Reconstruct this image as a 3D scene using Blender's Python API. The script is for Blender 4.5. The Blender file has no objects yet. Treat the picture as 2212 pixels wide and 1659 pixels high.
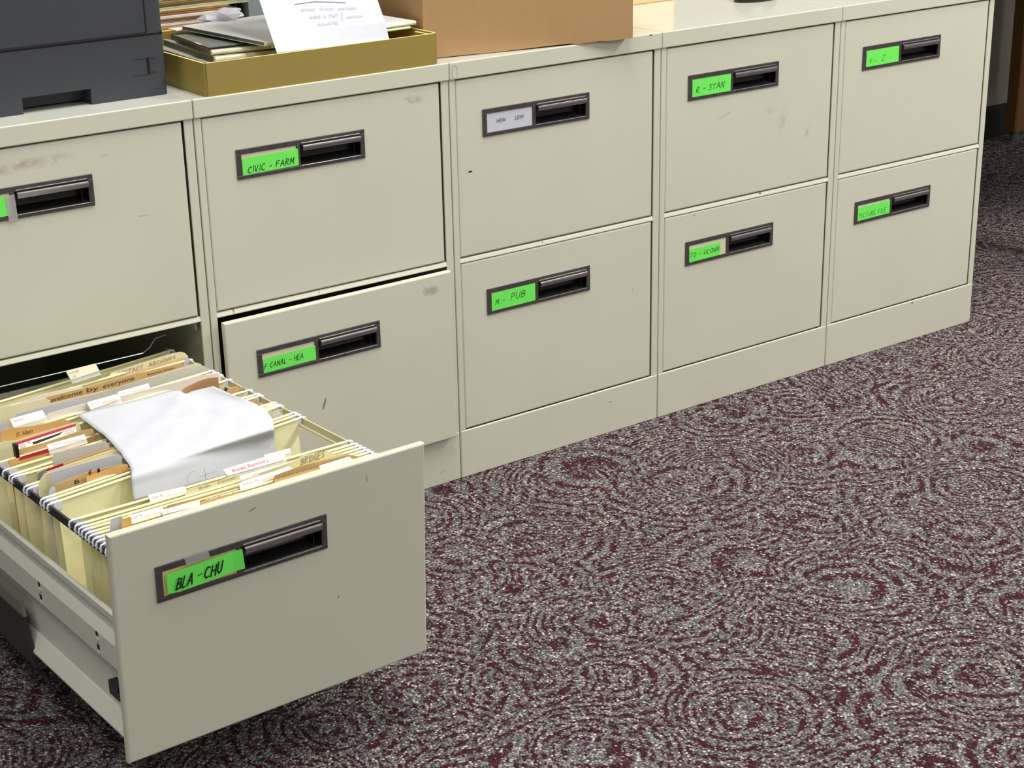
import bpy, bmesh, math, random
from mathutils import Vector, Matrix
random.seed(7)
S = bpy.context.scene
COL = S.collection
# ------------------------------------------------------------------ camera
F, CX, CY = 3660.148, 1106.0, 829.5
CAM = Vector((-1.08914, -2.28748, 1.21274))
YAW, PIT, ROL = 0.62812, 0.35867, -0.02054
fw = Vector((math.sin(YAW)*math.cos(PIT), math.cos(YAW)*math.cos(PIT), -math.sin(PIT)))
r0 = Vector((math.cos(YAW), -math.sin(YAW), 0)); u0 = r0.cross(fw)
rt = math.cos(ROL)*r0 + math.sin(ROL)*u0; up = -math.sin(ROL)*r0 + math.cos(ROL)*u0
cd = bpy.data.cameras.new('camera'); cam = bpy.data.objects.new('camera', cd); COL.objects.link(cam)
cd.sensor_width = 36; cd.lens = F*36/2212; cd.clip_start = .05
cam.matrix_world = Matrix(((rt.x, up.x, -fw.x, CAM.x), (rt.y, up.y, -fw.y, CAM.y), (rt.z, up.z, -fw.z, CAM.z), (0, 0, 0, 1)))
S.camera = cam
# ------------------------------------------------------------------ light
S.view_settings.view_transform = 'Standard'; S.view_settings.look = 'None'
S.view_settings.exposure = 0.35; S.view_settings.gamma = 1; S.view_settings.use_curve_mapping = False
w = bpy.data.worlds.new('world'); S.world = w; w.use_nodes = True
w.node_tree.nodes['Background'].inputs[0].default_value = (0.93, 1.0, 0.97, 1)
w.node_tree.nodes['Background'].inputs[1].default_value = 0.37
def area(name, loc, sx, sy, power, col=(1, .985, .93), aim=None):
    l = bpy.data.lights.new(name, 'AREA'); l.shape = 'RECTANGLE'; l.size = sx; l.size_y = sy; l.energy = power; l.color = col
    o = bpy.data.objects.new(name, l); o.location = loc; COL.objects.link(o)
    if aim: o.rotation_euler = (Vector(aim)-Vector(loc)).to_track_quat('-Z', 'Y').to_euler()
    return o
area('overhead_light', (2.6, -1.5, 2.66), .6, 1.2, 60)
area('overhead_light', (0.2, -0.6, 2.66), .6, 1.2, 36)
area('overhead_light', (2.2, 0.0, 2.66), .6, 1.2, 22)  # added unseen lamp, brightens the cabinet tops
area('overhead_light', (-1.6, -2.8, 2.66), .6, 1.2, 24)
area('overhead_light', (4.8, -1.5, 2.66), .6, 1.2, 24)
area('overhead_light', (-1.5, -0.5, 2.66), .6, 1.2, 16)  # added unseen lamp, lifts the left flange of the open drawer
area('overhead_light', (2.2, -4.2, 2.66), .6, 1.2, 62)

# ------------------------------------------------------------------ helpers
def ray(u, v): return fw + rt*((u-CX)/F) - up*((v-CY)/F)
def at(u, v, ax, val):                      # photo ray met with the plane axis = val
    d = ray(u, v); t = (val-CAM[ax])/d[ax]; return CAM + d*t
class MB:
    def __init__(s): s.v = []; s.f = []; s.m = []
    def add(s, vs, fs, mi=0):
        n = len(s.v); s.v += [Vector(p) for p in vs]
        for f in fs: s.f.append([i+n for i in f]); s.m.append(mi)
        return s
    def box(s, x0, x1, y0, y1, z0, z1, mi=0):
        v = [(x, y, z) for x in (x0, x1) for y in (y0, y1) for z in (z0, z1)]
        return s.add(v, [(0, 1, 3, 2), (4, 6, 7, 5), (0, 4, 5, 1), (2, 3, 7, 6), (0, 2, 6, 4), (1, 5, 7, 3)], mi)
    def bbox(s, x0, x1, y0, y1, z0, z1, b=.002, mi=0, seg=2):   # bevelled box
        bm = bmesh.new(); bmesh.ops.create_cube(bm, size=1)
        for v in bm.verts: v.co = Vector(((x0+x1)/2+v.co.x*(x1-x0), (y0+y1)/2+v.co.y*(y1-y0), (z0+z1)/2+v.co.z*(z1-z0)))
        bmesh.ops.bevel(bm, geom=bm.edges[:], offset=b, segments=seg, affect='EDGES', profile=.5)
        return s.bm(bm, mi)
    def bm(s, bm, mi=0, mat=None):
        bm.verts.ensure_lookup_table(); bm.verts.index_update()
        s.add([(mat @ v.co) if mat else v.co.copy() for v in bm.verts], [[v.index for v in f.verts] for f in bm.faces], mi); bm.free(); return s
    def prism(s, poly, d, mi=0, mi2=None):          # poly: 3D points, d: extrusion vector
        n = len(poly); d = Vector(d); p = [Vector(q) for q in poly]
        s.add(p+[q+d for q in p], [list(range(n)), list(range(2*n-1, n-1, -1))], mi)
        s.add(p+[q+d for q in p], [(i, i+n, (i+1) % n+n, (i+1) % n) for i in range(n)], mi if mi2 is None else mi2); return s
    def tube(s, pts, r, n=8, mi=0, cap=True):
        pts = [Vector(p) for p in pts]; rings = []
        for i, p in enumerate(pts):
            t = (pts[min(i+1, len(pts)-1)]-pts[max(i-1, 0)]).normalized()
            a = t.orthogonal().normalized() if i == 0 else (a - t*a.dot(t)).normalized()
            b = t.cross(a); rings.append([p+(a*math.cos(2*math.pi*k/n)+b*math.sin(2*math.pi*k/n))*r for k in range(n)])
        vs = [q for rg in rings for q in rg]; fs = []
        for i in range(len(pts)-1):
            for k in range(n): fs.append((i*n+k, i*n+(k+1) % n, (i+1)*n+(k+1) % n, (i+1)*n+k))
        if cap: fs.append(list(range(n))[::-1]); fs.append([(len(pts)-1)*n+k for k in range(n)])
        return s.add(vs, fs, mi)
    def cyl(s, c, r, h, n=24, mi=0, axis=(0, 0, 1)):
        a = Vector(axis).normalized(); return s.tube([Vector(c), Vector(c)+a*h], r, n, mi)
    def xf(s, M): s.v = [M @ p for p in s.v]; return s
    def warp(s, f): s.v = [Vector(f(p)) for p in s.v]; return s
    def build(s, name, mats, parent=None, M=None, smooth=False):
        me = bpy.data.meshes.new(name); me.from_pydata([tuple(p) for p in s.v], [], s.f)
        for m in (mats if isinstance(mats, (list, tuple)) else [mats]): me.materials.append(m)
        for p, mi in zip(me.polygons, s.m): p.material_index = mi; p.use_smooth = smooth
        bm = bmesh.new(); bm.from_mesh(me); bmesh.ops.recalc_face_normals(bm, faces=bm.faces[:]); bm.to_mesh(me); bm.free()
        o = bpy.data.objects.new(name, me); COL.objects.link(o)
        if M is not None: o.matrix_world = M
        if parent: o.parent = parent
        return o
def tag(o, label=None, cat=None, group=None, kind=None):
    for k, v in (('label', label), ('category', cat), ('group', group), ('kind', kind)):
        if v: o[k] = v
    return o
def empty(name, M, label, cat, group=None):
    o = bpy.data.objects.new(name, None); COL.objects.link(o); o.empty_display_size = .05; o.matrix_world = M
    return tag(o, label, cat, group)
T = Matrix.Translation
def lin(c): return tuple(((x/255)/12.92 if x/255 <= .04045 else ((x/255+.055)/1.055)**2.4) for x in c)+(1,)

# ------------------------------------------------------------------ materials
def nodes(name, rough=.6, metal=0., spec=.5):
    m = bpy.data.materials.new(name); m.use_nodes = True; nt = m.node_tree; b = nt.nodes['Principled BSDF']
    b.inputs['Roughness'].default_value = rough; b.inputs['Metallic'].default_value = metal; b.inputs['Specular IOR Level'].default_value = spec
    return m, nt, b
def N(nt, t, **kw):
    n = nt.nodes.new(t)
    for k, v in kw.items():
        if k.startswith('i_'): n.inputs[k[2:].replace('_', ' ')].default_value = v
        else: setattr(n, k, v)
    return n
def mixc(nt, fac, a, b, mode='MIX'):
    n = nt.nodes.new('ShaderNodeMix'); n.data_type = 'RGBA'; n.blend_type = mode
    for sock, val in ((n.inputs['Factor'], fac), (n.inputs['A'], a), (n.inputs['B'], b)):
        if hasattr(val, 'links') or isinstance(val, bpy.types.NodeSocket): nt.links.new(val, sock)
        else: sock.default_value = val
    return n.outputs['Result']
def math_(nt, op, a, b=0., c=None, clamp=False):
    n = nt.nodes.new('ShaderNodeMath'); n.operation = op; n.use_clamp = clamp
    for i, val in enumerate((a, b) if c is None else (a, b, c)):
        if isinstance(val, bpy.types.NodeSocket): nt.links.new(val, n.inputs[i])
        else: n.inputs[i].default_value = val
    return n.outputs[0]
def simple(name, c, rough=.6, metal=0., var=.06, scale=40, bump=0., bscale=300, spec=.5, stretch=None):
    m, nt, b = nodes(name, rough, metal, spec)
    tc = N(nt, 'ShaderNodeTexCoord'); src = tc.outputs['Object']
    if stretch:
        mp = N(nt, 'ShaderNodeMapping'); mp.inputs['Scale'].default_value = stretch; nt.links.new(src, mp.inputs[0]); src = mp.outputs[0]
    nz = N(nt, 'ShaderNodeTexNoise', i_Scale=scale, i_Detail=4.); nt.links.new(src, nz.inputs['Vector'])
    c = lin(c); k1, k2 = 1-var, 1+var
    nt.links.new(mixc(nt, nz.outputs['Fac'], tuple(x*k1 for x in c[:3])+(1,), tuple(min(1, x*k2) for x in c[:3])+(1,)), b.inputs['Base Color'])
    if bump:
        n2 = N(nt, 'ShaderNodeTexNoise', i_Scale=float(bscale), i_Detail=2.); nt.links.new(src, n2.inputs['Vector'])
        bp_ = N(nt, 'ShaderNodeBump', i_Strength=bump, i_Distance=.001); nt.links.new(n2.outputs['Fac'], bp_.inputs['Height']); nt.links.new(bp_.outputs[0], b.inputs['Normal'])
    return m
# enamel paint of the cabinets, with the scuffs and chips at the places they sit
def paint():
    m, nt, b = nodes('putty_enamel', .38)
    g = N(nt, 'ShaderNodeNewGeometry'); sep = N(nt, 'ShaderNodeSeparateXYZ'); nt.links.new(g.outputs['Position'], sep.inputs[0])
    X, Y, Z = sep.outputs
    n1 = N(nt, 'ShaderNodeTexNoise', i_Scale=6., i_Detail=3.); nt.links.new(g.outputs['Position'], n1.inputs['Vector'])
    col = mixc(nt, n1.outputs['Fac'], lin((202, 200, 182)), lin((210, 208, 191)))
    nf = N(nt, 'ShaderNodeTexNoise', i_Scale=170., i_Detail=5., i_Roughness=.7); nt.links.new(g.outputs['Position'], nf.inputs['Vector'])
    ns = N(nt, 'ShaderNodeTexNoise', i_Scale=55., i_Detail=4.); nt.links.new(g.outputs['Position'], ns.inputs['Vector'])
    # (px u, px v, plane y, radius along, radius across, angle deg, strength, rgb, noisy)
    marks = [(895, 215, .003, .022, .008, -10, .55, (120, 120, 105), 1), (930, 628, -.012, .02, .012, -5, .55, (120, 120, 105), 1),
             (1690, 262, .003, .034, .012, 80, .38, (135, 135, 120), 2), (1665, 238, .003, .030, .008, 5, .32, (135, 135, 120), 2), (1688, 290, .003, .012, .005, 70, .55, (125, 125, 110), 1), (1560, 252, .003, .03, .004, 14, .5, (120, 120, 105), 1),
             (1746, 285, .003, .022, .006, 75, .45, (120, 120, 105), 1), (1736, 305, .003, .03, .003, 68, .5, (120, 120, 105), 1),
             (60, 356, .003, .075, .010, 3, .8, (165, 148, 125), 2), (700, 872, -.012, .012, .0022, 70, .8, (110, 108, 95), 0),
             (1016, 371, .003, .005, .0017, 0, 1, (35, 30, 28), 0), (1643, 418, .003, .004, .0012, 0, 1, (40, 30, 28), 0),
             (1406, 76, 0, .004, .0013, 0, 1, (40, 35, 50), 0), (1970, 654, .003, .004, .0012, 0, 1, (40, 35, 30), 0),
             (727, 1286, -.622, .0006, .0022, 0, 1, (60, 60, 55), 0), (789, 1032, -.63, .0012, .006, 10, .5, (100, 100, 90), 0),
             (540, 1097, -.63, .006, .0012, 20, .7, (110, 110, 100), 0), (310, 466, .003, .008, .0008, 3, .5, (120, 110, 90), 0),
             (230, 335, .003, .012, .004, 10, .4, (150, 140, 120), 1), (1366, 628, .003, .0012, .004, -10, .5, (130, 125, 110), 0),
             (1600, 845, .003, .012, .003, 5, .5, (140, 140, 125), 1), (1520, 830, .003, .02, .002, 3, .4, (140, 140, 125), 1), (1500, 465, .003, .004, .0015, 50, .6, (120, 110, 100), 0),
             (505, 672, .003, .0016, .004, 0, .8, (110, 105, 95), 0), (690, 632, .003, .0008, .0018, 0, 1, (60, 50, 45), 0), (392, 705, .003, .002, .0015, 30, 1, (60, 50, 45), 0),
             (1992, 340, .003, .0012, .0012, 0, 1, (60, 55, 50), 0), (1173, 523, .003, .0014, .0014, 0, 1, (90, 80, 75), 0), (1635, 750, .003, .0014, .001, 0, 1, (70, 60, 55), 0),
             (2052, 686, .003, .008, .0015, 3, .6, (120, 115, 100), 1), (1318, 868, .003, .004, .001, 0, .8, (110, 105, 95), 0), (955, 1019, .003, .008, .0008, 15, .6, (120, 115, 100), 0)]
    for (u, v, py, ra, rb, ang, st, rgb, noisy) in marks:
        P = at(u, v, 1, py); a = math.radians(ang); ca, sa = math.cos(a), math.sin(a)
        dx = math_(nt, 'SUBTRACT', X, P.x); dz = math_(nt, 'SUBTRACT', Z, P.z)
        e1 = math_(nt, 'MULTIPLY_ADD', dx, ca/ra, math_(nt, 'MULTIPLY', dz, sa/ra)); e2 = math_(nt, 'MULTIPLY_ADD', dx, -sa/rb, math_(nt, 'MULTIPLY', dz, ca/rb))
        r2 = math_(nt, 'ADD', math_(nt, 'MULTIPLY', e1, e1), math_(nt, 'MULTIPLY', e2, e2))
        k = math_(nt, 'SUBTRACT', 1., r2, clamp=True)
        if noisy == 2: k = math_(nt, 'MULTIPLY', k, math_(nt, 'MULTIPLY_ADD', ns.outputs['Fac'], 4., -1.5, clamp=True))
        elif noisy: k = math_(nt, 'MULTIPLY', k, math_(nt, 'MULTIPLY_ADD', math_(nt, 'ADD', nf.outputs['Fac'], ns.outputs['Fac']), 5., -4.7, clamp=True))
        else: k = math_(nt, 'MULTIPLY', k, 3., clamp=True)
        yy = math_(nt, 'COMPARE', Y, py, .02 if py > -.1 else .03); k = math_(nt, 'MULTIPLY', math_(nt, 'MULTIPLY', k, st), yy)
        col = mixc(nt, k, col, lin(rgb))
    nt.links.new(col, b.inputs['Base Color'])
    b2 = N(nt, 'ShaderNodeTexNoise', i_Scale=900., i_Detail=1.); nt.links.new(g.outputs['Position'], b2.inputs['Vector'])
    bp_ = N(nt, 'ShaderNodeBump', i_Strength=.05, i_Distance=.0006); nt.links.new(b2.outputs['Fac'], bp_.inputs['Height']); nt.links.new(bp_.outputs[0], b.inputs['Normal'])
    return m
PAINT = paint()
TOPPAINT = simple('top_enamel', (196, 197, 188), .16, var=.03, scale=12)
DRWIN = simple('drawer_side_enamel', (206, 205, 194), .35, var=.03, scale=12)
BEZ = simple('worn_bronze_metal', (98, 93, 94), .28, .65, var=.45, scale=160)
PULL = simple('bronze_pull_metal', (150, 141, 143), .25, .8, var=.2, scale=120)
HILITE = simple('worn_edge_highlight', (205, 202, 198), .22, .85, var=.2, scale=90)  # lighter worn metal with the edge highlight put into its colour
BLACK = simple('black_plastic', (16, 15, 16), .35)
INK = simple('black_ink', (18, 30, 18), .6); INKB = simple('blue_ink', (70, 80, 130), .6); INKG = simple('thin_ink', (40, 120, 40), .7)
PENCIL = simple('pencil', (150, 152, 160), .7); PENCILD = simple('dark_pencil', (165, 158, 128), .7); REDINK = simple('red_ink', (225, 60, 70), .6); PRINT = simple('brown_print', (85, 65, 45), .7)
GREYP = simple('grey_print', (150, 140, 135), .7)
GREEN = simple('green_sticky_note', (112, 238, 92), .6, var=.04); CARD = simple('beige_card', (214, 205, 180), .7); YCARD = simple('yellowed_card', (222, 200, 130), .7)
WHITE = simple('white_paper', (200, 202, 212), .7, var=.015, scale=20); TAPE = simple('clear_tape', (200, 200, 195), .25); TAPE.node_tree.nodes['Principled BSDF'].inputs['Alpha'].default_value = .45
CREAM = simple('pale_yellow_card', (243, 238, 196), .6, var=.04, scale=30); YEL = simple('yellow_folder_card', (243, 238, 190), .6, var=.05, scale=14, bump=.1)
MAN = simple('manila_card', (238, 228, 190), .65, var=.05); TANP = simple('aged_newsprint', (214, 180, 125), .8, var=.1, scale=60)
ORG = simple('orange_kraft', (226, 178, 112), .7, var=.08); GREYPAP = simple('grey_paper', (208, 205, 196), .7, var=.05); PINKW = simple('pinkish_paper', (238, 228, 224), .7, var=.03)
HOOK = simple('white_plastic_tip', (236, 238, 248), .4); LAB = simple('label_paper', (248, 244, 232), .55, var=.02); REDST = simple('crimson_strip', (185, 30, 60), .4); PINK = simple('pink_highlight', (245, 190, 175), .6)
DARKM = simple('dark_steel', (52, 54, 60), .25, .6); RAILB = simple('beige_rail_enamel', (196, 188, 150), .3); WIRE = simple('galvanised_wire', (200, 210, 205), .3, .8); SLIDE = simple('dark_slide_steel', (42, 41, 42), .45, .2); SLIDE2 = simple('grey_slide_steel', (120, 118, 110), .4, .2)
GREYGRN = simple('blue_grey_card', (120, 135, 140), .6)
CLEAR, _nt, _b = nodes('clear_plastic_tab', .15); _b.inputs['Base Color'].default_value = (.97, .96, .92, 1); _b.inputs['Transmission Weight'].default_value = .75; _b.inputs['IOR'].default_value = 1.3
TRAYC = simple('olive_tan_board', (149, 129, 60), .55, var=.05, scale=9, bump=.05); TRAYE = simple('raw_board_edge', (236, 216, 140), .7)
KRAFT = simple('kraft_cardboard', (172, 136, 92), .75, var=.05, scale=14, stretch=(6, 6, 1)); PRN = simple('slate_plastic', (54, 56, 63), .5, var=.03, bump=.3, bscale=1500); PRND = simple('slate_plastic_dark', (28, 29, 33), .6)

def carpet():
    m, nt, b = nodes('loop_carpet', .95, spec=.15)
    g = N(nt, 'ShaderNodeNewGeometry'); pos = g.outputs['Position']
    mp = N(nt, 'ShaderNodeMapping'); mp.inputs['Scale'].default_value = (1.0, 1.0, 0); mp.inputs['Rotation'].default_value = (0, 0, .35); nt.links.new(pos, mp.inputs[0])
    v = N(nt, 'ShaderNodeTexVoronoi', i_Scale=270., i_Randomness=.85); nt.links.new(mp.outputs[0], v.inputs['Vector'])
    sp = N(nt, 'ShaderNodeSeparateColor'); nt.links.new(v.outputs['Color'], sp.inputs[0])
    # arcs: rings round scattered centres
    wn = N(nt, 'ShaderNodeTexNoise', i_Scale=26., i_Detail=3.); nt.links.new(pos, wn.inputs['Vector'])
    def rings(scale, off, per):
        mp2 = N(nt, 'ShaderNodeMapping'); mp2.inputs['Location'].default_value = off; mp2.inputs['Scale'].default_value = (1, 1, 0); nt.links.new(pos, mp2.inputs[0])
        vo = N(nt, 'ShaderNodeTexVoronoi', i_Scale=scale, i_Randomness=.9); nt.links.new(mp2.outputs[0], vo.inputs['Vector'])
        d = math_(nt, 'DIVIDE', vo.outputs['Distance'], scale)
        d = math_(nt, 'ADD', d, math_(nt, 'MULTIPLY', wn.outputs['Fac'], .016))
        return math_(nt, 'SINE', math_(nt, 'MULTIPLY', d, 2*math.pi/per))
    s1 = rings(3.8, (0, 0, 0), .0105); s2 = rings(4.6, (3.3, 1.7, 0), .021)
    n2 = N(nt, 'ShaderNodeTexNoise', i_Scale=9., i_Detail=2.); nt.links.new(pos, n2.inputs['Vector'])
    n3 = N(nt, 'ShaderNodeTexNoise', i_Scale=52., i_Detail=2.); nt.links.new(pos, n3.inputs['Vector'])
    sel = math_(nt, 'MULTIPLY_ADD', n2.outputs['Fac'], 6., -2.5, clamp=True)
    arc = math_(nt, 'ADD', math_(nt, 'MULTIPLY', s1, math_(nt, 'SUBTRACT', .85, math_(nt, 'MULTIPLY', sel, .55))), math_(nt, 'MULTIPLY', s2, math_(nt, 'MULTIPLY_ADD', sel, .85, .15)))
    arc = math_(nt, 'ADD', arc, math_(nt, 'MULTIPLY_ADD', n3.outputs['Fac'], 3.9, -1.98))
    thr = math_(nt, 'ADD', arc, math_(nt, 'MULTIPLY_ADD', sp.outputs[0], 2.1, -1.05))
    isred = math_(nt, 'MULTIPLY_ADD', thr, 5., -1.35, clamp=True)
    ramp = N(nt, 'ShaderNodeValToRGB'); ramp.color_ramp.interpolation = 'CONSTANT'; nt.links.new(sp.outputs[1], ramp.inputs[0])
    cs = [(0, (122, 114, 116)), (.26, (150, 145, 144)), (.48, (98, 86, 92)), (.62, (172, 166, 162)), (.76, (132, 132, 144)), (.87, (200, 195, 184)), (.955, (228, 224, 212))]
    el = ramp.color_ramp.elements
    while len(el) < len(cs): el.new(.5)
    for e, (p_, c_) in zip(el, cs): e.position = p_; e.color = lin(c_)
    red = mixc(nt, sp.outputs[2], lin((66, 34, 44)), lin((100, 46, 58)))
    col = mixc(nt, isred, ramp.outputs[0], red)
    dk = math_(nt, 'MULTIPLY_ADD', v.outputs['Distance'], -1.1, 1.15, clamp=True)
    col = mixc(nt, 1., col, N(nt, 'ShaderNodeCombineColor').outputs[0], 'MULTIPLY') if False else col
    cc = N(nt, 'ShaderNodeCombineColor')
    for i in range(3): nt.links.new(dk, cc.inputs[i])
    col = mixc(nt, 1., col, cc.outputs[0], 'MULTIPLY')
    nt.links.new(col, b.inputs['Base Color'])
    bp_ = N(nt, 'ShaderNodeBump', i_Strength=.9, i_Distance=.004); bp_.invert = True
    nt.links.new(v.outputs['Distance'], bp_.inputs['Height']); nt.links.new(bp_.outputs[0], b.inputs['Normal'])
    return m
CARPET = carpet()
WALLM = simple('wall_paint', (152, 145, 132), .85, var=.03, scale=60, bump=.2); BASEM = simple('black_vinyl', (18, 17, 16), .5); CEIL = simple('ceiling_tile', (225, 225, 220), .9, var=.05, scale=30)
WOOD = simple('oak_wood', (118, 82, 34), .45, var=.25, scale=12, stretch=(14, 14, 1))

# ------------------------------------------------------------------ setting
tag(MB().box(-5, 7, -7, 1.25, -.02, 0).build('floor', CARPET), kind='structure')
tag(MB().box(-5, 7, 1.18, 1.25, 0, 2.7).build('wall_back', WALLM), kind='structure')
tag(MB().box(-5, 7, 1.172, 1.18, .0, .105).build('baseboard_back', BASEM), kind='structure')
tag(MB().box(-5, 7, -7, 1.25, 2.7, 2.74).build('ceiling', CEIL), kind='structure')

# ------------------------------------------------------------------ stroke lettering
GL = {'A': [[(0, 0), (.3, 1), (.62, 0)], [(.1, .38), (.52, .38)]], 'B': [[(0, 0), (.05, 1), (.45, .9), (.45, .62), (.06, .52), (.52, .42), (.5, .1), (0, 0)]],
      'C': [[(.55, .88), (.3, 1), (.06, .65), (.02, .25), (.25, 0), (.52, .1)]], 'D': [[(0, 0), (.03, 1), (.42, .8), (.5, .4), (.3, .05), (0, 0)]],
      'E': [[(.5, 1), (.03, .98), (0, 0), (.5, .02)], [(.02, .5), (.42, .53)]], 'F': [[(.55, 1), (.05, .95), (0, 0)], [(.03, .52), (.42, .56)]],
      'G': [[(.5, .9), (.2, 1), (0, .5), (.15, .02), (.48, .1), (.5, .42), (.28, .42)]], 'H': [[(0, 0), (.05, 1)], [(.5, 0), (.52, 1)], [(.03, .48), (.5, .52)]],
      'I': [[(.1, 0), (.14, 1)]], 'L': [[(.05, 1), (0, 0), (.45, .04)]], 'M': [[(0, 0), (.1, 1), (.32, .35), (.58, 1), (.62, 0)]], 'N': [[(0, 0), (.06, 1), (.48, 0), (.54, 1)]],
      'O': [[(.28, 1), (.04, .7), (.03, .25), (.26, 0), (.52, .28), (.5, .78), (.28, 1)]], 'P': [[(0, 0), (.05, 1), (.46, .9), (.46, .58), (.04, .45)]],
      'R': [[(0, 0), (.05, 1), (.46, .9), (.45, .6), (.04, .48), (.52, 0)]], 'S': [[(.5, .9), (.25, 1), (.06, .78), (.42, .4), (.38, .08), (0, .06)]],
      'T': [[(0, .96), (.58, 1)], [(.3, .98), (.24, 0)]], 'U': [[(.03, 1), (.02, .25), (.22, 0), (.46, .2), (.5, 1)]], 'V': [[(0, 1), (.22, 0), (.52, 1)]],
      'Z': [[(.05, .95), (.5, 1), (.02, .02), (.52, .04)]], '-': [[(.05, .42), (.42, .5)]], 'W': [[(0, 1), (.16, 0), (.32, .7), (.48, 0), (.66, 1)]]}
def strokes(mb, P, ux, uy, nrm, text, h, wd, lw, slant=.15, mi=1, gap=.22):
    """hand lettering: text starting at P, along ux, height h, total width wd"""
    ws = [(.3 if c == ' ' else max(x for st in GL[c] for x, _ in st))+gap for c in text.upper()]
    k = wd/(sum(ws)-gap); x = 0
    for c, wc in zip(text.upper(), ws):
        if c != ' ':
            hh = h*random.uniform(.9, 1.08); dy = random.uniform(-.04, .06)*h
            for st in GL[c]:
                q = [P+ux*((x+a)*k+slant*b*hh)+uy*(b*hh+dy)+nrm*.0003 for a, b in st]
                for a, b in zip(q, q[1:]):
                    d = (b-a).normalized(); s = nrm.cross(d)*lw/2; e = d*lw*.35
                    mb.add([a-e-s, b+e-s, b+e+s, a-e+s], [(0, 1, 2, 3)], mi)
        x += wc
_fc = {}
def typed(mb, P, ux, uy, nrm, text, h, mi=1, slant=0., wd=None):
    """printed lettering from the built-in font, flattened into the mesh"""
    if text not in _fc:
        cu = bpy.data.curves.new('t', 'FONT'); cu.body = text; cu.size = 1; ob = bpy.data.objects.new('t', cu); COL.objects.link(ob)
        dg = bpy.context.evaluated_depsgraph_get(); me = bpy.data.meshes.new_from_object(ob.evaluated_get(dg))
        _fc[text] = ([v.co.copy() for v in me.vertices], [list(p.vertices) for p in me.polygons]); bpy.data.objects.remove(ob); bpy.data.curves.remove(cu); bpy.data.meshes.remove(me)
    vs, fs = _fc[text]; W_ = max(v.x for v in vs); k = h/.72; kx = k if wd is None else wd/W_
    mb.add([P+ux*(v.x*kx+slant*v.y*k)+uy*(v.y*k)+nrm*.0003 for v in vs], fs, mi)

# ------------------------------------------------------------------ filing cabinets
W, H, YI = .45921, .737, .0032
IL, IR, ZUB, ZLT, ZLB = .01364, .01915, .40445, .39307, .0911
LIP, DEP = .0292, .73
DW = W-IL-IR; HU = H-LIP-.0022-ZUB; HL = ZLT-ZLB
BX0, BX1, BZ0, BZ1 = .0514-DW/2, .2796-DW/2, .2005, .2470         # handle plate on a drawer front
PX0, PX1, PZ0, PZ1 = BX0+.1105, BX1-.0075, BZ0+.0060, BZ1-.0075   # pocket
def front_mesh(h):
    mb = MB(); x0, x1 = -DW/2, DW/2; t = .012; b = .0018
    def ring(x, X, z, Z, y): return [Vector((x, y, z)), Vector((X, y, z)), Vector((X, y, Z)), Vector((x, y, Z))]
    b = .0026; prof = [(b, 0), (b*.45, b*.2), (b*.12, b*.55), (0, b), (0, t-b), (b*.5, t-b*.3), (b, t)]
    rings = [ring(x0+i, x1-i, i, h-i, y) for i, y in prof]
    hf = ring(PX0, PX1, PZ0, PZ1, 0)
    def loft(A, B): mb.add(A+B, [(i, (i+1) % 4, (i+1) % 4+4, i+4) for i in range(4)])
    loft(hf, rings[0])
    for A, B in zip(rings, rings[1:]): loft(A, B)
    hb = ring(PX0, PX1, PZ0, PZ1, t); loft(rings[-1], hb); loft(hb, hf)
    return mb
def bezel_mesh():
    mb = MB(); y0, y1 = -.0022, .0003
    wx0, wx1, wz0, wz1 = BX0+.0085, BX0+.1045, BZ0+.0058, BZ1-.0078
    mb.bbox(BX0, BX1, y0, y1, BZ1-.0078, BZ1, .0006); mb.bbox(BX0, BX1, y0, y1, BZ0, BZ0+.0058, .0006)
    for a, b_ in ((BX0, wx0), (wx1, PX0), (PX1, BX1)): mb.bbox(a, b_, y0, y1, BZ0+.0055, BZ1-.0075, .0005)
    # thin return at pocket and pull groove, its highlight put into the colour
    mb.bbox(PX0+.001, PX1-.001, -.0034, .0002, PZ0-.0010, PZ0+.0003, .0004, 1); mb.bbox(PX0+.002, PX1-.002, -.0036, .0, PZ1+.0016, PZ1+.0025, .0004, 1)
    return mb
def pocket_mesh():
    mb = MB(); d = .017
    mb.box(PX0, PX1, d-.001, d, PZ0, PZ1); mb.box(PX0, PX1, .0, d, PZ1-.0006, PZ1); mb.box(PX0, PX0+.0006, 0, d, PZ0, PZ1); mb.box(PX1-.0006, PX1, 0, d, PZ0, PZ1)
    mb.prism([(PX0, .0005, PZ0), (PX0, d, PZ0), (PX0, d, PZ0+.009)], (PX1-PX0, 0, 0)); mb.box(PX1-.0092, PX1-.0082, .004, d, PZ0+.002, PZ1-.002)
    return mb
def pull_mesh():
    mb = MB(); x0, x1 = PX0+.0035, PX1-.001
    prof = [(.006, PZ1-.0006), (-.0040, PZ1-.0014), (-.0062, PZ1-.0026), (-.0066, PZ1-.0044), (-.0054, PZ1-.0098), (-.0042, PZ1-.0101), (-.0048, PZ1-.0046), (-.0036, PZ1-.0032), (.006, PZ1-.0024)]
    mb.prism([(x0, y, z) for y, z in prof], (x1-x0, 0, 0))
    return mb.tube([(x0+.001, -.0058, PZ1-.0023), (x1-.001, -.0058, PZ1-.0023)], .0007, 8, 1)  # pale tube paints the highlight along the pull's top edge
fu, fl, fbz, fpk, fpl = front_mesh(HU), front_mesh(HL), bezel_mesh(), pocket_mesh(), pull_mesh()
UX, UZ, NY = Vector((1, 0, 0)), Vector((0, 0, 1)), Vector((0, -1, 0))
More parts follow.
